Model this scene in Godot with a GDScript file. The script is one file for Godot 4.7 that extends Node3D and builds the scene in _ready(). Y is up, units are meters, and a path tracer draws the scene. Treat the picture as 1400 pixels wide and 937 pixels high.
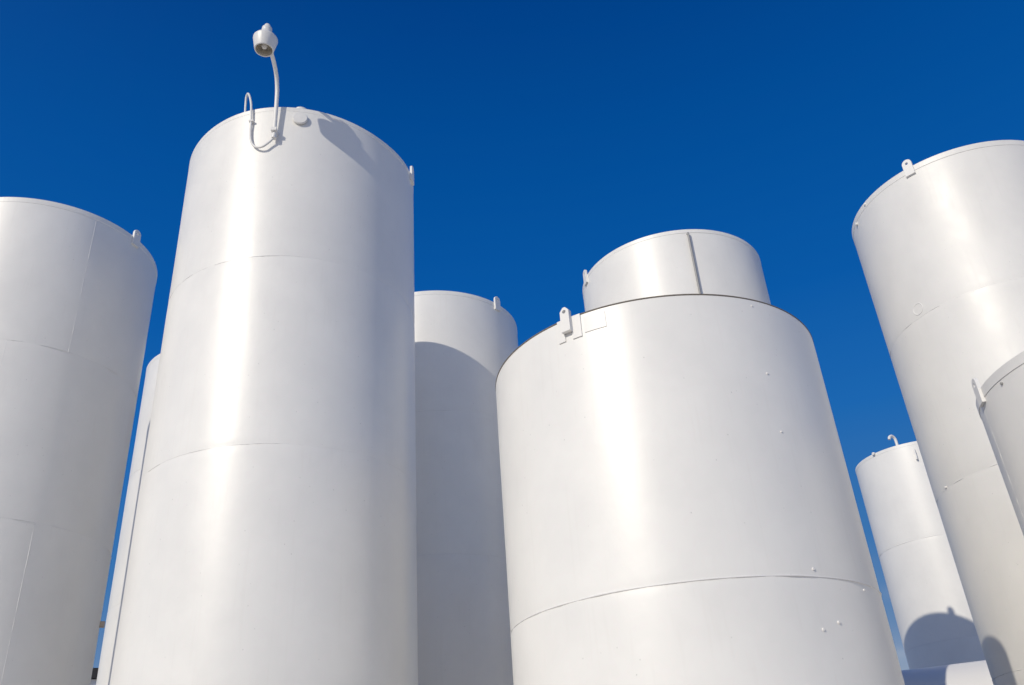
extends Node3D
# White steel storage tanks seen from below against a deep blue sky.
# Angles round a tank are in degrees: 0 = +z (towards the photographer), positive towards +x.

var M := {}
var taken := {}
var course_cache := {}
var bump: FastNoiseLite
var fine: FastNoiseLite

func _ready():
	bump = FastNoiseLite.new(); bump.seed = 7; bump.noise_type = FastNoiseLite.TYPE_SIMPLEX_SMOOTH
	bump.fractal_octaves = 2; bump.frequency = 0.55
	fine = FastNoiseLite.new(); fine.seed = 21; fine.noise_type = FastNoiseLite.TYPE_SIMPLEX_SMOOTH
	fine.fractal_octaves = 3; fine.frequency = 1.0
	camera_sky_sun()
	make_materials()
	make_ground()
	make_tanks()
	make_lamp()
	make_cable()
	make_bullet_tank()
	make_shed()

# ---------------------------------------------------------------- camera, sky, sun

func camera_sky_sun():
	var cam := Camera3D.new(); cam.name = "camera"
	cam.transform = Transform3D(Basis(Vector3.RIGHT, deg_to_rad(29.127)) * Basis(Vector3.BACK, deg_to_rad(-4.153)), Vector3(0, 1.6, 0))
	cam.fov = 43.252; cam.near = 0.1; cam.far = 2000.0
	add_child(cam); cam.current = true
	var env := Environment.new()
	env.background_mode = Environment.BG_SKY
	env.tonemap_mode = Environment.TONE_MAPPER_LINEAR
	env.tonemap_exposure = 1.0
	env.sdfgi_enabled = true; env.ssao_enabled = true; env.ssil_enabled = true
	var sky := Sky.new(); var pan := PanoramaSkyMaterial.new()
	pan.panorama = sky_picture(); pan.energy_multiplier = 1.0
	sky.sky_material = pan; env.sky = sky
	var we := WorldEnvironment.new(); we.name = "sky_and_air"; we.environment = env
	add_child(we)
	var sun := DirectionalLight3D.new(); sun.name = "sun"
	sun.light_energy = 0.85; sun.light_color = Color(1.0, 0.963, 0.893)
	sun.light_angular_distance = 0.53; sun.shadow_enabled = true
	add_child(sun)
	var az := deg_to_rad(-37.0); var el := deg_to_rad(29.5)
	var to_sun := Vector3(sin(az) * cos(el), sin(el), cos(az) * cos(el))
	sun.look_at_from_position(to_sun * 50.0, Vector3.ZERO, Vector3.UP)

func sky_picture() -> ImageTexture:
	# clear, polarised-looking air: deep blue overhead, paler towards the horizon, with thin low wisps
	var stops := [[0.0, Vector3(0.62, 0.64, 0.64)], [5.0, Vector3(0.32, 0.39, 0.49)], [9.0, Vector3(0.125, 0.235, 0.43)], [14.0, Vector3(0.045, 0.175, 0.43)],
		[22.0, Vector3(0.012, 0.135, 0.44)], [30.0, Vector3(0.003, 0.10, 0.385)], [40.0, Vector3(0.001, 0.077, 0.32)], [52.0, Vector3(0.0003, 0.049, 0.237)], [90.0, Vector3(0.0005, 0.035, 0.17)]]
	var w := 1024; var h := 512
	var wisp := FastNoiseLite.new(); wisp.seed = 5; wisp.fractal_octaves = 4; wisp.frequency = 1.0
	var img := Image.create(w, h, false, Image.FORMAT_RGB8)
	var sun_az := deg_to_rad(-37.0); var sun_el := deg_to_rad(29.5)
	var to_sun := Vector3(sin(sun_az) * cos(sun_el), sin(sun_el), cos(sun_az) * cos(sun_el))
	for j in h:
		var el := 90.0 - 180.0 * (j + 0.5) / h
		var c: Vector3 = stops[0][1]
		if el <= 0.0:
			img.fill_rect(Rect2i(0, j, w, 1), Color(c.x, c.y, c.z).linear_to_srgb())
			continue
		for k in range(stops.size() - 1):
			if el >= stops[k][0] and el <= stops[k + 1][0]:
				var t: float = (el - stops[k][0]) / (stops[k + 1][0] - stops[k][0])
				c = (stops[k][1] as Vector3).lerp(stops[k + 1][1], t)
		var e := deg_to_rad(el)
		for i in w:
			var a := TAU * (i + 0.5) / w
			var dir := Vector3(sin(a) * cos(e), sin(e), -cos(a) * cos(e))
			var q := c
			if el < 14.0:
				var n := wisp.get_noise_3d(cos(a) * 4.0, el * 0.55, sin(a) * 4.0)
				q = q.lerp(Vector3(0.42, 0.46, 0.54), smoothstep(0.02, 0.5, n) * smoothstep(13.5, 8.0, el) * 0.55)
			# forward scattering: clear air is paler round the sun
			var g := rad_to_deg(dir.angle_to(to_sun)) / 33.0
			q += Vector3(0.52, 0.50, 0.45) * exp(-g * g)
			img.set_pixel(i, j, Color(q.x, q.y, q.z).linear_to_srgb())
	return ImageTexture.create_from_image(img)

# ---------------------------------------------------------------- materials

func noise_image(size: int, sd: int, freq: float, oct: int) -> Image:
	var n := FastNoiseLite.new(); n.seed = sd; n.frequency = freq; n.fractal_octaves = oct
	n.noise_type = FastNoiseLite.TYPE_SIMPLEX_SMOOTH
	var im := n.get_seamless_image(size, size, false, false, 0.12, true)
	im.convert(Image.FORMAT_L8)
	return im

func paint(sd: int, tint: Color, rough: float) -> StandardMaterial3D:
	# gloss white enamel brushed over steel: faint patches of older coats, thin rain runs, specks of dirt
	var s := 512
	var a := noise_image(s, sd, 0.006, 4)
	var b := noise_image(s, sd + 1, 0.03, 3)
	var runs := FastNoiseLite.new(); runs.seed = sd + 2; runs.frequency = 1.0; runs.fractal_octaves = 2
	var rng := RandomNumberGenerator.new(); rng.seed = sd + 3
	var col := Image.create(s, s, true, Image.FORMAT_RGB8)
	var rgh := Image.create(s, s, true, Image.FORMAT_L8)
	for y in s:
		for x in s:
			var p := a.get_pixel(x, y).r - 0.5
			var f := b.get_pixel(x, y).r - 0.5
			var u := TAU * x / s; var v := TAU * y / s
			var r := runs.get_noise_3d(cos(u) * 9.0, sin(u) * 9.0, cos(v) * 0.7 + sin(v) * 0.5)
			var dirt := smoothstep(0.3, 0.65, r) * 0.014
			var g := 1.0 + p * 0.06 + f * 0.02 - dirt
			col.set_pixel(x, y, Color(tint.r * g, tint.g * (g - dirt * 0.12), tint.b * (g - dirt * 0.3)).linear_to_srgb())
			var q := rough + p * 0.10 + f * 0.05 + dirt
			rgh.set_pixel(x, y, Color(q, q, q))
	for k in 70:
		var x := rng.randi() % s; var y := rng.randi() % s
		var c := col.get_pixel(x, y)
		col.set_pixel(x, y, c.darkened(rng.randf_range(0.06, 0.22)))
	col.generate_mipmaps(); rgh.generate_mipmaps()
	var hgt := noise_image(s, sd + 4, 0.05, 3)
	hgt.bump_map_to_normal_map(1.0)
	var m := StandardMaterial3D.new()
	m.albedo_texture = ImageTexture.create_from_image(col)
	m.roughness_texture = ImageTexture.create_from_image(rgh); m.roughness = 1.0
	m.normal_enabled = true; m.normal_texture = ImageTexture.create_from_image(hgt); m.normal_scale = 0.06
	m.metallic_specular = 0.58
	return m

func plain(c: Color, rough: float, metal := 0.0) -> StandardMaterial3D:
	var m := StandardMaterial3D.new()
	m.albedo_color = c.linear_to_srgb(); m.roughness = rough; m.metallic = metal
	return m

func speckled(c: Color, rough: float, sd: int, freq: float, amount: float, metres: float) -> StandardMaterial3D:
	var s := 512
	var a := noise_image(s, sd, freq, 5)
	var col := Image.create(s, s, true, Image.FORMAT_RGB8)
	for y in s:
		for x in s:
			var g := 1.0 + (a.get_pixel(x, y).r - 0.5) * amount
			col.set_pixel(x, y, Color(c.r * g, c.g * g, c.b * g).linear_to_srgb())
	col.generate_mipmaps()
	var m := StandardMaterial3D.new()
	m.albedo_texture = ImageTexture.create_from_image(col); m.roughness = rough
	m.uv1_triplanar = true; m.uv1_world_triplanar = true; m.uv1_scale = Vector3.ONE / metres
	return m

func make_materials():
	M.paint = paint(11, Color(0.81, 0.80, 0.77), 0.385)
	M.paint_b = paint(41, Color(0.80, 0.79, 0.76), 0.43)
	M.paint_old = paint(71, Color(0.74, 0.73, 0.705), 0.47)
	M.fitting = plain(Color(0.79, 0.78, 0.755), 0.42)
	M.bead = plain(Color(0.76, 0.75, 0.735), 0.45)
	M.pipe = plain(Color(0.74, 0.735, 0.72), 0.4)
	M.grime = speckled(Color(0.16, 0.14, 0.12), 0.85, 90, 0.05, 1.2, 0.6)
	M.concrete = speckled(Color(0.66, 0.605, 0.52), 0.9, 60, 0.01, 0.5, 6.0)
	M.roofing = speckled(Color(0.035, 0.035, 0.037), 0.9, 70, 0.08, 1.4, 2.0)
	M.cream = plain(Color(0.84, 0.79, 0.68), 0.5)
	M.rust = plain(Color(0.28, 0.22, 0.17), 0.8)
	M.conduit = plain(Color(0.30, 0.30, 0.30), 0.5)
	M.tag = plain(Color(0.5, 0.43, 0.36), 0.7)
	M.dark = plain(Color(0.05, 0.04, 0.032), 0.7)
	M.bulb = plain(Color(0.8, 0.78, 0.74), 0.18)

# ---------------------------------------------------------------- shapes

func numbered(called: String) -> String:
	var n: int = taken.get(called, 0); taken[called] = n + 1
	return called if n == 0 else "%s_%03d" % [called, n]

func thing(called: String, label: String, category: String, at := Vector3.ZERO, group := "") -> Node3D:
	var o := Node3D.new(); o.name = numbered(called); add_child(o); o.position = at
	o.set_meta("label", label); o.set_meta("category", category)
	if group: o.set_meta("group", group)
	return o

func part(called: String, mesh: Mesh, mat: Material, parent: Node) -> MeshInstance3D:
	var o := MeshInstance3D.new(); o.name = called; o.mesh = mesh; o.material_override = mat
	o.cast_shadow = GeometryInstance3D.SHADOW_CASTING_SETTING_ON
	parent.add_child(o, true)
	return o

func grid_mesh(P: PackedVector3Array, N: PackedVector3Array, UV: PackedVector2Array, cols: int, rows: int) -> ArrayMesh:
	# rows x cols points, faces clockwise seen from outside when columns run with the angle and rows upwards
	var idx := PackedInt32Array()
	for j in rows - 1:
		for i in cols - 1:
			var a := j * cols + i; var b := a + 1; var c := a + cols; var d := c + 1
			idx.append_array([a, c, b, b, c, d])
	var arr := []; arr.resize(Mesh.ARRAY_MAX)
	arr[Mesh.ARRAY_VERTEX] = P; arr[Mesh.ARRAY_INDEX] = idx
	arr[Mesh.ARRAY_NORMAL] = N; arr[Mesh.ARRAY_TEX_UV] = UV
	var tan := PackedFloat32Array()
	for n in N:
		var t := Vector3(n.z, 0, -n.x)
		t = t.normalized() if t.length() > 1e-4 else Vector3.RIGHT
		tan.append_array([t.x, t.y, t.z, -1.0])
	arr[Mesh.ARRAY_TANGENT] = tan
	var m := ArrayMesh.new(); m.add_surface_from_arrays(Mesh.PRIMITIVE_TRIANGLES, arr)
	return m

func course_mesh(r: float, y0: float, y1: float, wave: float, pinch: float) -> ArrayMesh:
	# one rolled ring of plate: slightly out of round, drawn in a little along its welds
	var key := "%s %s %s" % [r, y0, y1]
	if course_cache.has(key): return course_cache[key]
	var ys := PackedFloat32Array([y0, y0 + 0.012, y0 + 0.03, y0 + 0.06, y0 + 0.1])
	var n := int(ceil((y1 - y0 - 0.2) / 0.12))
	for k in range(1, n): ys.append(y0 + 0.1 + (y1 - y0 - 0.2) * k / n)
	ys.append_array([y1 - 0.1, y1 - 0.06, y1 - 0.03, y1 - 0.012, y1])
	var segs := 192; var cols := segs + 1; var rows := ys.size()
	var R := PackedFloat32Array()
	for y in ys:
		var d := minf(y - y0, y1 - y)
		var pin := pinch * exp(-d * d / (0.045 * 0.045))
		for i in cols:
			var a := PI + TAU * i / segs
			R.append(r + wave * bump.get_noise_3d(sin(a) * r * 1.0, y * 0.8, cos(a) * r * 1.0) - pin * (0.75 + 0.5 * fine.get_noise_3d(sin(a) * r, y0 if y - y0 < y1 - y else y1, cos(a) * r)))
	var P := PackedVector3Array(); var N := PackedVector3Array(); var UV := PackedVector2Array()
	var tiles := roundf(TAU * r / 3.3)
	for j in rows:
		for i in cols:
			var a := PI + TAU * i / segs
			var rr := R[j * cols + i]
			var il := (i - 1 + segs) % segs; var ir := (i + 1) % segs
			var da := (R[j * cols + ir] - R[j * cols + il]) / (2.0 * TAU / segs)
			var jl := maxi(j - 1, 0); var jr := mini(j + 1, rows - 1)
			var dy := (R[jr * cols + i] - R[jl * cols + i]) / (ys[jr] - ys[jl])
			P.append(Vector3(sin(a) * rr, ys[j], cos(a) * rr))
			var nn := Vector3(sin(a), -dy, cos(a)) - Vector3(cos(a), 0, -sin(a)) * (da / rr)
			N.append(nn.normalized())
			UV.append(Vector2(tiles * i / segs, -ys[j] / 4.1))
	var m := grid_mesh(P, N, UV, cols, rows)
	course_cache[key] = m
	return m

func lathe(profile: Array, segs := 48, smooth := true) -> ArrayMesh:
	# profile: points (radius, height) from the bottom outside upwards
	var st := SurfaceTool.new(); st.begin(Mesh.PRIMITIVE_TRIANGLES)
	if not smooth: st.set_smooth_group(-1)
	for k in profile.size() - 1:
		var p: Vector2 = profile[k]; var q: Vector2 = profile[k + 1]
		for i in segs:
			var a := TAU * i / segs; var b := TAU * (i + 1) / segs
			var A := Vector3(sin(a) * p.x, p.y, cos(a) * p.x); var B := Vector3(sin(b) * p.x, p.y, cos(b) * p.x)
			var C := Vector3(sin(a) * q.x, q.y, cos(a) * q.x); var D := Vector3(sin(b) * q.x, q.y, cos(b) * q.x)
			if p.x > 1e-6: tri(st, A, C, B)
			if q.x > 1e-6: tri(st, B, C, D)
	st.generate_normals()
	return st.commit()

func tri(st: SurfaceTool, a: Vector3, b: Vector3, c: Vector3):
	for v in [a, b, c]:
		st.set_uv(Vector2(v.x + v.z, v.y)); st.add_vertex(v)

func quad(st: SurfaceTool, a: Vector3, b: Vector3, c: Vector3, d: Vector3):
	tri(st, a, b, c); tri(st, a, c, d)

func arc_box(r0: float, r1: float, a0: float, a1: float, y0: float, y1: float, segs: int, st: SurfaceTool = null) -> SurfaceTool:
	# a curved slab that follows the shell between two angles (degrees)
	if st == null:
		st = SurfaceTool.new(); st.begin(Mesh.PRIMITIVE_TRIANGLES); st.set_smooth_group(-1)
	var full := absf(a1 - a0) >= 359.9
	for i in segs:
		var a := deg_to_rad(lerpf(a0, a1, float(i) / segs)); var b := deg_to_rad(lerpf(a0, a1, float(i + 1) / segs))
		var da := Vector3(sin(a), 0, cos(a)); var db := Vector3(sin(b), 0, cos(b))
		var lo := Vector3(0, y0, 0); var hi := Vector3(0, y1, 0)
		quad(st, da * r1 + lo, da * r1 + hi, db * r1 + hi, db * r1 + lo)
		quad(st, da * r1 + hi, da * r0 + hi, db * r0 + hi, db * r1 + hi)
		quad(st, db * r1 + lo, db * r0 + lo, da * r0 + lo, da * r1 + lo)
		if not full and i == 0: quad(st, da * r0 + lo, da * r0 + hi, da * r1 + hi, da * r1 + lo)
		if not full and i == segs - 1: quad(st, db * r1 + lo, db * r1 + hi, db * r0 + hi, db * r0 + lo)
	return st

func ring_band(r: float, proud: float, y0: float, y1: float) -> ArrayMesh:
	# a flat bar rolled round the shell, with eased edges
	var e := 0.003
	return lathe([Vector2(r - 0.01, y0), Vector2(r + proud - e, y0), Vector2(r + proud, y0 + e), Vector2(r + proud, y1 - e), Vector2(r + proud - e, y1), Vector2(r - 0.01, y1)], 160, false)

func bead_ring(r: float, y: float, width: float, proud: float, rough: float, sd: int) -> ArrayMesh:
	# hand-laid weld: uneven height and width all the way round, nearly ground flush in places
	var rng := RandomNumberGenerator.new(); rng.seed = sd
	var segs := 720; var prof := 5
	var P := PackedVector3Array(); var N := PackedVector3Array(); var UV := PackedVector2Array()
	var cols := segs + 1
	var amp := PackedFloat32Array(); var off := PackedFloat32Array()
	for i in segs:
		var a := TAU * i / segs
		var n := fine.get_noise_3d(sin(a) * r * 3.0, sd, cos(a) * r * 3.0)
		amp.append(clampf(1.0 + rough * (n * 3.0 - 0.45) + rng.randf_range(-0.35, 0.35) * rough, 0.0, 2.4))
		off.append(rough * 0.006 * fine.get_noise_3d(sin(a) * r * 1.5, sd + 9.0, cos(a) * r * 1.5))
	for j in prof:
		var t := float(j) / (prof - 1) * 2.0 - 1.0
		for i in cols:
			var a := PI + TAU * i / segs
			var k := amp[i % segs]
			var rr := r - 0.004 + (proud * k + 0.004) * sqrt(maxf(0.0, 1.0 - t * t))
			P.append(Vector3(sin(a) * rr, y + off[i % segs] + t * width * 0.5 * (0.6 + 0.4 * k), cos(a) * rr))
			N.append((Vector3(sin(a), 0, cos(a)) * (1.15 - absf(t)) + Vector3(0, t, 0)).normalized())
			UV.append(Vector2(float(i) / segs, t))
	return grid_mesh(P, N, UV, cols, prof)

func bead_upright(r: float, ang: float, y0: float, y1: float, width: float, proud: float, sd: int) -> ArrayMesh:
	var rng := RandomNumberGenerator.new(); rng.seed = sd
	var rows := 90; var cols := 5
	var P := PackedVector3Array(); var N := PackedVector3Array(); var UV := PackedVector2Array()
	for j in rows:
		var y := lerpf(y0, y1, float(j) / (rows - 1))
		var k := clampf(1.0 + 1.3 * fine.get_noise_2d(y * 4.0, sd) + rng.randf_range(-0.2, 0.2), 0.2, 2.0)
		var side := 0.004 * fine.get_noise_2d(y * 1.7, sd + 30.0)
		for i in cols:
			var t := float(i) / (cols - 1) * 2.0 - 1.0
			var a := deg_to_rad(ang) + (side + t * width * 0.5) / r
			var rr := r - 0.004 + (proud * k + 0.004) * sqrt(maxf(0.0, 1.0 - t * t))
			P.append(Vector3(sin(a) * rr, y, cos(a) * rr))
			N.append((Vector3(sin(a), 0, cos(a)) * (1.15 - absf(t)) + Vector3(cos(a), 0, -sin(a)) * t).normalized())
			UV.append(Vector2(t, y))
	return grid_mesh(P, N, UV, cols, rows)

func tube(points: Array, radius: float, sides := 12, per := 8) -> ArrayMesh:
	var c := Curve3D.new()
	for k in points.size():
		var p: Vector3 = points[k]
		var prev: Vector3 = points[maxi(k - 1, 0)]; var next: Vector3 = points[mini(k + 1, points.size() - 1)]
		var h := (next - prev) / 6.0
		c.add_point(p, -h, h)
	var pts: Array[Vector3] = []
	for k in points.size() - 1:
		for s in per: pts.append(c.sample(k, float(s) / per))
	pts.append(points[-1])
	var st := SurfaceTool.new(); st.begin(Mesh.PRIMITIVE_TRIANGLES)
	var ref := Vector3(0.31, 0.2, 0.93).normalized()
	var rings: Array = []
	for k in pts.size():
		var t := (pts[mini(k + 1, pts.size() - 1)] - pts[maxi(k - 1, 0)]).normalized()
		var u := (ref - t * ref.dot(t)).normalized(); ref = u
		var v := t.cross(u)
		var ring: Array[Vector3] = []
		for i in sides: ring.append(pts[k] + (u * cos(TAU * i / sides) + v * sin(TAU * i / sides)) * radius)
		rings.append(ring)
	for k in rings.size() - 1:
		for i in sides:
			var j := (i + 1) % sides
			quad(st, rings[k][i], rings[k + 1][i], rings[k + 1][j], rings[k][j])
	for i in range(1, sides - 1):
		st.set_smooth_group(-1)
		tri(st, rings[0][0], rings[0][i], rings[0][i + 1])
		tri(st, rings[-1][0], rings[-1][i + 1], rings[-1][i])
	st.generate_normals()
	return st.commit()

func lug_mesh(w: float, h: float, th: float, hole: float, pointed: bool) -> ArrayMesh:
	# upright lifting plate with a hole; x across, y from its foot up, z outwards from the shell
	var poly := PackedVector2Array()
	if pointed:
		poly = PackedVector2Array([Vector2(-w / 2, 0), Vector2(w / 2, 0), Vector2(w / 2, h - w * 0.42), Vector2(w * 0.14, h), Vector2(-w * 0.14, h), Vector2(-w / 2, h - w * 0.42)])
	else:
		poly.append(Vector2(-w / 2, 0)); poly.append(Vector2(w / 2, 0))
		for k in 13:
			var a := PI * k / 12.0
			poly.append(Vector2(cos(a) * w / 2, h - w * 0.5 + sin(a) * w * 0.5))
	var c := Vector2(0, h - w * 0.5)
	var n := 48
	var outer: Array[Vector2] = []; var inner: Array[Vector2] = []
	var dirs: Array[float] = []
	for i in n: dirs.append(-PI + TAU * (i + 0.5) / n)
	for q in poly: dirs.append((q - c).angle())
	dirs.sort()
	for a in dirs:
		var d := Vector2(cos(a), sin(a)); var best := 9.0
		for k in poly.size():
			var x = Geometry2D.segment_intersects_segment(c, c + d * 3.0, poly[k], poly[(k + 1) % poly.size()])
			if x != null: best = minf(best, c.distance_to(x))
		if best > 8.0: best = w / 2
		outer.append(c + d * best); inner.append(c + d * hole)
	var st := SurfaceTool.new(); st.begin(Mesh.PRIMITIVE_TRIANGLES); st.set_smooth_group(-1)
	var m := outer.size(); var e := 0.004
	for i in m:
		var j := (i + 1) % m
		var o0 := outer[i]; var o1 := outer[j]; var i0 := inner[i]; var i1 := inner[j]
		var b0 := o0 + (c - o0).normalized() * e; var b1 := o1 + (c - o1).normalized() * e
		var f := func(q: Vector2, z: float): return Vector3(q.x, q.y, z)
		quad(st, f.call(i0, th), f.call(i1, th), f.call(b1, th), f.call(b0, th))
		quad(st, f.call(b0, th), f.call(b1, th), f.call(o1, th - e), f.call(o0, th - e))
		quad(st, f.call(o0, th - e), f.call(o1, th - e), f.call(o1, 0), f.call(o0, 0))
		quad(st, f.call(o0, 0), f.call(o1, 0), f.call(i1, 0), f.call(i0, 0))
		quad(st, f.call(i0, 0), f.call(i1, 0), f.call(i1, th), f.call(i0, th))
	st.generate_normals()
	return st.commit()

func place(o: Node3D, r: float, ang: float, y: float):
	# stands a part on the shell at this angle and height, its z pointing outwards
	var a := deg_to_rad(ang)
	o.transform = Transform3D(Basis(Vector3.UP, a), Vector3(sin(a) * r, y, cos(a) * r))

func stub(t: Node3D, called: String, r: float, ang: float, y: float, radius: float, length: float, mat: Material):
	# a short round boss sticking straight out of the shell
	var e := minf(radius * 0.22, 0.012)
	var m := lathe([Vector2(radius, -0.01), Vector2(radius, length - e), Vector2(radius - e, length), Vector2(0, length)], 28, false)
	var o := part(called, m, mat, t)
	var a := deg_to_rad(ang)
	o.transform = Transform3D(Basis(Vector3.UP, a) * Basis(Vector3.RIGHT, PI / 2), Vector3(sin(a) * r, y, cos(a) * r))
	return o

# ---------------------------------------------------------------- ground

func make_ground():
	var p := PlaneMesh.new(); p.size = Vector2(900, 900)
	var g := part("ground", p, M.concrete, self)
	g.set_meta("kind", "structure")

# ---------------------------------------------------------------- tanks

func tank(label: String, x: float, z: float, r: float, top: float, seams: Array, lugs: Array, turn: float, mat: Material, bead_w := 0.011, bead_h := 0.0035, bead_rough := 1.0, group := "") -> Node3D:
	var t := thing("storage_tank", label, "tank", Vector3(x, 0, z), group)
	var levels := [0.0]; levels.append_array(seams); levels.append(top)
	for k in levels.size() - 1:
		var o := part("shell_course", course_mesh(r, levels[k], levels[k + 1], 0.0028, 0.0035), mat, t)
		o.rotation.y = deg_to_rad(turn + 37.0 * k)
	for k in seams.size():
		var o := part("weld_seam", bead_ring(r - 0.002, seams[k], bead_w, bead_h, bead_rough, 100 + k + int(absf(turn)) * 7), M.bead, t)
		o.rotation.y = 0.0
	# low cone roof with its lapped edge
	part("roof", lathe([Vector2(r - 0.006, top - 0.012), Vector2(r - 0.006, top), Vector2(0.0, top + r * 0.07)], 128, false), mat, t)
	for a in lugs:
		var pl := part("lifting_lug", lug_mesh(0.145, 0.29, 0.034, 0.022, false), M.fitting, t)
		place(pl, r - 0.001, a, top - 0.15)
	return t

func make_tanks():
	var std := [2.85, 5.25, 7.65]
	var g := "tall white storage tanks"
	# the tall one with the lamp
	var a := tank("tall white tank carrying the curved lamp and cable loop", -2.894, -9.918, 1.6, 9.995, std, [86.0, -94.0], 20.0, M.paint, 0.009, 0.0025, 1.4, g)
	part("top_ring", ring_band(1.6, 0.0025, 9.93, 9.997), M.paint, a)
	warp_top(a)
	var nz = stub(a, "nozzle", 1.6, 12.4, 9.81, 0.08, 0.03, M.fitting)
	part("cap", lathe([Vector2(0.09, 0.012), Vector2(0.097, 0.017), Vector2(0.097, 0.036), Vector2(0.088, 0.044), Vector2(0.0, 0.048)], 32, false), M.fitting, nz)
	var rn := part("roof_nozzle", lathe([Vector2(0.075, 9.98), Vector2(0.075, 10.10), Vector2(0.10, 10.10), Vector2(0.10, 10.135), Vector2(0.09, 10.145), Vector2(0, 10.145)], 32, false), M.fitting, a)
	rn.position = Vector3(sin(deg_to_rad(12.0)) * 1.44, -0.035, cos(deg_to_rad(12.0)) * 1.44)
	# left tank, seen mostly on its shaded side
	var d := tank("tall white tank with stepped upright weld seams, mostly in shade", -7.314, -11.249, 1.6, 9.995, std, [75.0, -105.0], 75.0, M.paint_b, 0.011, 0.0035, 1.0, g)
	part("top_ring", ring_band(1.6, 0.004, 9.91, 9.997), M.paint_b, d)
	part("weld_seam", bead_upright(1.598, 50.0, 7.65, 9.91, 0.013, 0.0038, 3), M.bead, d)
	part("weld_seam", bead_upright(1.598, 51.2, 2.85, 5.25, 0.013, 0.0038, 4), M.bead, d)
	part("weld_seam", bead_upright(1.598, 23.0, 5.25, 7.65, 0.011, 0.003, 5), M.bead, d)
	var tb := part("bracket", box_mesh(Vector3(0.06, 0.075, 0.12)), M.tag, d); place(tb, 1.6, 113.0, 4.32)
	# half hidden behind the lamp tank
	var b := tank("tall white tank with the lamp tank's curved shadow across it", -1.486, -14.554, 1.6, 9.995, std, [51.5, -128.5], 140.0, M.paint, 0.009, 0.002, 1.0, g)
	part("top_ring", ring_band(1.6, 0.004, 9.915, 9.997), M.paint, b)
	# the one that rises behind the wide tank
	var s := tank("tall white tank with a thin upright pipe, behind the wide tank", 2.951, -13.267, 1.6, 9.995, std, [-76.0, 110.6], 210.0, M.paint_b, 0.009, 0.002, 1.0, g)
	part("top_ring", ring_band(1.6, 0.004, 9.925, 9.997), M.paint_b, s)
	var sp := deg_to_rad(2.2)
	var out := Vector3(sin(sp), 0, cos(sp))
	part("pipe", tube([out * 1.60 + Vector3(0, 9.9, 0), out * 1.63 + Vector3(0, 9.885, 0), out * 1.642 + Vector3(0, 9.84, 0), out * 1.642 + Vector3(0, 9.3, 0), out * 1.642 + Vector3(0, 6.0, 0), out * 1.642 + Vector3(0, 0.4, 0)], 0.019, 12, 4), M.conduit, s)
	# tall right-hand one
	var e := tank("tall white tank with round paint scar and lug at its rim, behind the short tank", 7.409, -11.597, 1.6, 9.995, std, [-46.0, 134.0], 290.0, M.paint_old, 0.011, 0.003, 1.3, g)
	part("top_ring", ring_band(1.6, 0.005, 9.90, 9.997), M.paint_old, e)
	stub(e, "bolt", 1.6, -92.8, 9.86, 0.026, 0.035, M.fitting)
	stub(e, "bolt", 1.6, -78.5, 9.95, 0.018, 0.03, M.fitting)
	stub(e, "bolt", 1.6, -88.5, 5.27, 0.015, 0.02, M.fitting)
	var sc := part("patch_ring", torus(0.085, 0.008), M.bead, e); place(sc, 1.598, -67.0, 7.78); sc.rotate_object_local(Vector3.RIGHT, PI / 2)
	# far one with the bent vent
	var h := tank("far white tank with bent vent pipe on its roof and a round shadow", 10.376, -21.86, 1.475, 9.34, [2.45, 4.645, 6.97], [157.0], 330.0, M.paint_b, 0.014, 0.005, 0.4, g)
	var hl := part("lifting_lug", lug_mesh(0.17, 0.30, 0.034, 0.024, false), M.fitting, h); place(hl, 1.475, -23.0, 8.86); hl.rotate_object_local(Vector3.UP, PI / 2)
	part("top_ring", ring_band(1.475, 0.004, 9.26, 9.342), M.paint_b, h)
	var va := deg_to_rad(-36.5); var vo := Vector3(sin(va), 0, cos(va)) * 1.38
	var side := Vector3(-0.92, 0, 0.39)
	part("vent_pipe", tube([vo + Vector3(0, 9.3, 0), vo + Vector3(0, 9.5, 0), vo + Vector3(0, 9.58, 0) + side * 0.03, vo + Vector3(0, 9.62, 0) + side * 0.1, vo + Vector3(0, 9.58, 0) + side * 0.18, vo + Vector3(0, 9.52, 0) + side * 0.2], 0.036, 14, 6), M.fitting, h)
	stub(h, "bolt", 1.475, -60.6, 9.33, 0.04, 0.06, M.fitting)
	# sliver behind the lamp tank, left
	var f := tank("white tank showing a lit sliver beside the lamp tank's left edge", -5.891, -15.8, 1.6, 9.995, std, [], 15.0, M.paint, 0.009, 0.002, 1.0, g)
	part("top_ring", ring_band(1.6, 0.004, 9.915, 9.997), M.paint, f)
	# the wide one in front
	var c := tank("short wide white tank with thick lug plates at its dark-edged rim", 1.506, -8.539, 1.72, 5.782, [3.173], [], 60.0, M.paint, 0.018, 0.008, 0.35)
	part("edge_seal", ring_band(1.72, 0.0025, 5.769, 5.784), M.grime, c)
	var st := arc_box(1.7180, 1.7310, -37.9, -35.3, 5.543, 5.780, 4)
	arc_box(1.7180, 1.7310, -32.7, -29.4, 5.538, 5.780, 4, st)
	arc_box(1.7180, 1.7305, -35.3, -32.7, 5.626, 5.780, 4, st)
	st.generate_normals(); part("lug_pad", st.commit(), M.fitting, c)
	var st2 := arc_box(1.7180, 1.7270, -28.4, -21.2, 5.563, 5.729, 8)
	st2.generate_normals(); part("patch_plate", st2.commit(), M.fitting, c)
	var lg := part("lifting_lug", lug_mesh(0.10, 0.265, 0.045, 0.019, true), M.fitting, c); place(lg, 1.73, -34.0, 5.617)
	var lb := part("lifting_lug", lug_mesh(0.10, 0.265, 0.045, 0.019, true), M.fitting, c); place(lb, 1.72, 146.0, 5.617)
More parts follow.
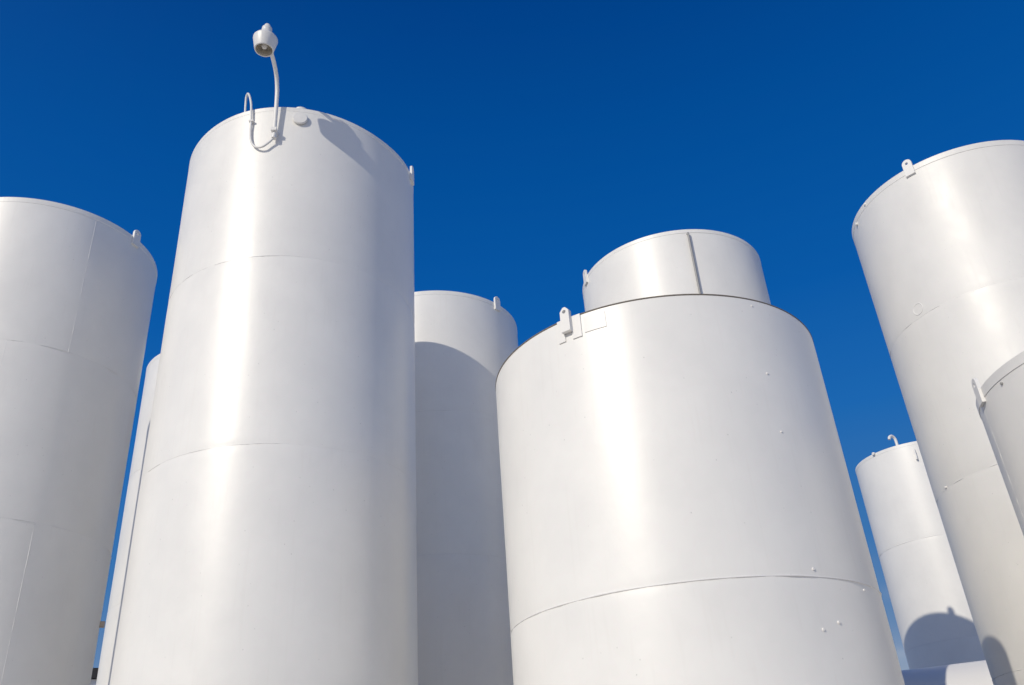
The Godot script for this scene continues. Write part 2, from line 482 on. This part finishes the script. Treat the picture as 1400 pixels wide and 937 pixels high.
	for q in [[26.35, 5.705, 0.008], [26.24, 4.991, 0.009], [26.4, 4.424, 0.008], [26.4, 3.232, 0.012], [47.0, 3.115, 0.010], [25.1, 2.763, 0.013], [31.1, 2.822, 0.013]]:
		stub(c, "bolt", 1.72, q[0], q[1], q[2], 0.009, M.fitting)
	# near right, cut by the frame
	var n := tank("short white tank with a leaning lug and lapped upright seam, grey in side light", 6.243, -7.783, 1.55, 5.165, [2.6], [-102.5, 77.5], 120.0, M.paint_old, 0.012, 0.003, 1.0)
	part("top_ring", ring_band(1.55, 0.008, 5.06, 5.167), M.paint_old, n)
	part("weld_seam", bead_upright(1.548, -105.0, 2.6, 5.06, 0.014, 0.004, 8), M.bead, n)
	stub(n, "bolt", 1.55, -85.2, 5.02, 0.013, 0.02, M.conduit)

func warp_top(t: Node3D):
	# the top edge of the lamp tank is not quite level: a few centimetres high at the cable, low towards its side lug
	for o in t.get_children():
		var m: ArrayMesh = o.mesh
		if m.get_aabb().end.y < 9.9: continue
		var arr := m.surface_get_arrays(0)
		var P: PackedVector3Array = arr[Mesh.ARRAY_VERTEX]
		for k in P.size():
			var v := P[k]
			if Vector2(v.x, v.z).length() < 1.3 or o.name.begins_with("lifting"): continue
			var a := rad_to_deg(wrapf(atan2(v.x, v.z) + o.rotation.y, -PI, PI))
			var d := 0.04 * exp(-pow((a + 12.0) / 28.0, 2)) - 0.055 * exp(-pow((a - 57.0) / 26.0, 2))
			P[k].y += d * clampf((v.y - 7.7) / 2.25, 0.0, 1.0)
		arr[Mesh.ARRAY_VERTEX] = P
		var q := ArrayMesh.new(); q.add_surface_from_arrays(Mesh.PRIMITIVE_TRIANGLES, arr)
		o.mesh = q

func box_mesh(s: Vector3) -> ArrayMesh:
	var st := SurfaceTool.new(); st.begin(Mesh.PRIMITIVE_TRIANGLES)
	var b := BoxMesh.new(); b.size = s
	st.append_from(b, 0, Transform3D.IDENTITY)
	return st.commit()

func torus(r: float, t: float) -> ArrayMesh:
	var tm := TorusMesh.new(); tm.inner_radius = r - t; tm.outer_radius = r + t; tm.rings = 40; tm.ring_segments = 10
	var st := SurfaceTool.new(); st.append_from(tm, 0, Transform3D.IDENTITY)
	return st.commit()

# ---------------------------------------------------------------- lamp and cable on the tall tank

func on_tall(ang: float, outw: float, y: float) -> Vector3:
	var a := deg_to_rad(ang)
	return Vector3(-2.894 + sin(a) * (1.6 + outw), y, -9.918 + cos(a) * (1.6 + outw))

func make_lamp():
	var at := on_tall(1.8, 0.0, 9.5)
	var t := thing("gooseneck_lamp", "grey-white barn lamp on curved pole above the tall tank", "lamp", at)
	var loc := func(o: float, y: float): return on_tall(1.8, o, y) - at
	part("pole", tube([loc.call(0.06, 9.46), loc.call(0.075, 9.75), loc.call(0.09, 10.03), loc.call(0.115, 10.22), loc.call(0.19, 10.375), loc.call(0.32, 10.455), loc.call(0.49, 10.485), loc.call(0.66, 10.51), loc.call(0.745, 10.525)], 0.027, 14, 6), M.fitting, t)
	var hd: Vector3 = loc.call(0.785, 10.325)
	var sh := part("lamp_shade", lathe([Vector2(0.104, -0.098), Vector2(0.113, -0.105), Vector2(0.120, -0.09), Vector2(0.138, 0.0), Vector2(0.153, 0.07), Vector2(0.152, 0.085), Vector2(0.13, 0.115), Vector2(0.09, 0.14), Vector2(0.068, 0.15)], 48), M.pipe, t)
	sh.position = hd; sh.rotation = Vector3(0.05, 0, -0.05)
	part("shade_lining", lathe([Vector2(0.06, 0.10), Vector2(0.12, 0.085), Vector2(0.14, 0.055), Vector2(0.128, 0.0), Vector2(0.109, -0.094)], 48), M.cream, sh)
	part("socket", lathe([Vector2(0.0, 0.022), Vector2(0.04, 0.022), Vector2(0.06, 0.06), Vector2(0.11, 0.087)], 32), M.dark, sh)
	part("bulb", lathe([Vector2(0.0, -0.075), Vector2(0.018, -0.07), Vector2(0.033, -0.055), Vector2(0.04, -0.03), Vector2(0.036, -0.005), Vector2(0.024, 0.02)], 28), M.bulb, sh)
	part("neck_cap", lathe([Vector2(0.066, 0.14), Vector2(0.069, 0.15), Vector2(0.069, 0.205), Vector2(0.063, 0.215), Vector2(0.066, 0.225), Vector2(0.062, 0.268), Vector2(0.05, 0.28), Vector2(0.038, 0.285), Vector2(0.036, 0.318), Vector2(0.022, 0.332), Vector2(0, 0.334)], 32), M.pipe, sh)
	for y in [9.55]:
		var cl := part("clamp", box_mesh(Vector3(0.07, 0.05, 0.115)), M.fitting, t)
		cl.position = loc.call(0.057, y); cl.rotation.y = deg_to_rad(1.3)
	var fit := part("cable_gland", tube([loc.call(0.059, 9.43), loc.call(0.062, 9.5)], 0.033, 12, 2), M.pipe, t)
	fit.rotation.z = 0.0

func make_cable():
	var at := on_tall(-10.0, 0.0, 9.3)
	var t := thing("power_cable", "looped white cable from the roof to the lamp pole's foot", "cable", at)
	var pts: Array = []
	for q in [[-16.2, -0.07, 9.9], [-16.3, -0.065, 10.1], [-16.3, -0.055, 10.24], [-15.7, -0.03, 10.34], [-14.2, 0.0, 10.36], [-12.4, 0.03, 10.27], [-11.0, 0.04, 10.12], [-10.4, 0.04, 9.97], [-10.0, 0.035, 9.78], [-9.9, 0.03, 9.62], [-9.2, 0.03, 9.47], [-7.6, 0.035, 9.37], [-5.2, 0.045, 9.315], [-2.6, 0.055, 9.315], [-0.4, 0.055, 9.37], [1.2, 0.06, 9.42], [1.8, 0.06, 9.46]]:
		pts.append(on_tall(q[0], q[1], q[2]) - at)
	part("cable_run", tube(pts, 0.015, 10, 6), M.pipe, t)
	var c := part("clip", box_mesh(Vector3(0.06, 0.022, 0.06)), M.fitting, t)
	c.position = on_tall(-9.95, 0.025, 9.8) - at

# ---------------------------------------------------------------- low things far behind

func make_bullet_tank():
	# lying cylinder with dished ends on two saddles, its top just above eye level
	var r := 1.0
	var t := thing("horizontal_tank", "low lying white cylinder tank, half in shade, before the far tank", "tank", Vector3(7.3, 0, -16.6))
	t.rotation.y = deg_to_rad(-24.0)
	var half := 1.9; var cy := 2.60
	var prof: Array = [Vector2(0.0, -half - 0.42)]
	for k in range(1, 7):
		var a := PI / 2 * k / 6.0
		prof.append(Vector2(sin(a) * r, -half - cos(a) * 0.42))
	var head: Array = []
	var m := lathe([Vector2(r, -half), Vector2(r, 0), Vector2(r, half)], 96)
	var sh := part("shell", m, M.fitting, t)
	sh.transform = Transform3D(Basis(Vector3.BACK, PI / 2), Vector3(0, cy, 0))
	for s in [0.0, PI]:
		var e := part("dished_end", lathe(prof, 64), M.fitting, t)
		e.transform = Transform3D(Basis(Vector3.UP, s) * Basis(Vector3.BACK, PI / 2 * -1.0), Vector3(0, cy, 0))
	for x in [-1.2, 1.2]:
		var sd := part("saddle", box_mesh(Vector3(0.3, 1.75, 1.5)), M.concrete, t)
		sd.position = Vector3(x, 0.875, 0)

func make_shed():
	var t := thing("warehouse", "distant white shed with a dark roof edge between the left tanks", "building", Vector3(-15.0, 0, -31.0))
	t.rotation.y = deg_to_rad(26.0)
	var w := part("wall", box_mesh(Vector3(9.0, 6.4, 6.0)), M.fitting, t); w.position.y = 3.2
	var f := part("roof_edge", box_mesh(Vector3(9.3, 0.26, 6.3)), M.roofing, t); f.position.y = 6.55
	var ro := part("roof", box_mesh(Vector3(9.0, 0.06, 6.0)), M.roofing, t); ro.position.y = 6.71
	var dr := part("door", box_mesh(Vector3(1.0, 2.1, 0.06)), M.pipe, t); dr.position = Vector3(-1.5, 1.05, 3.02)
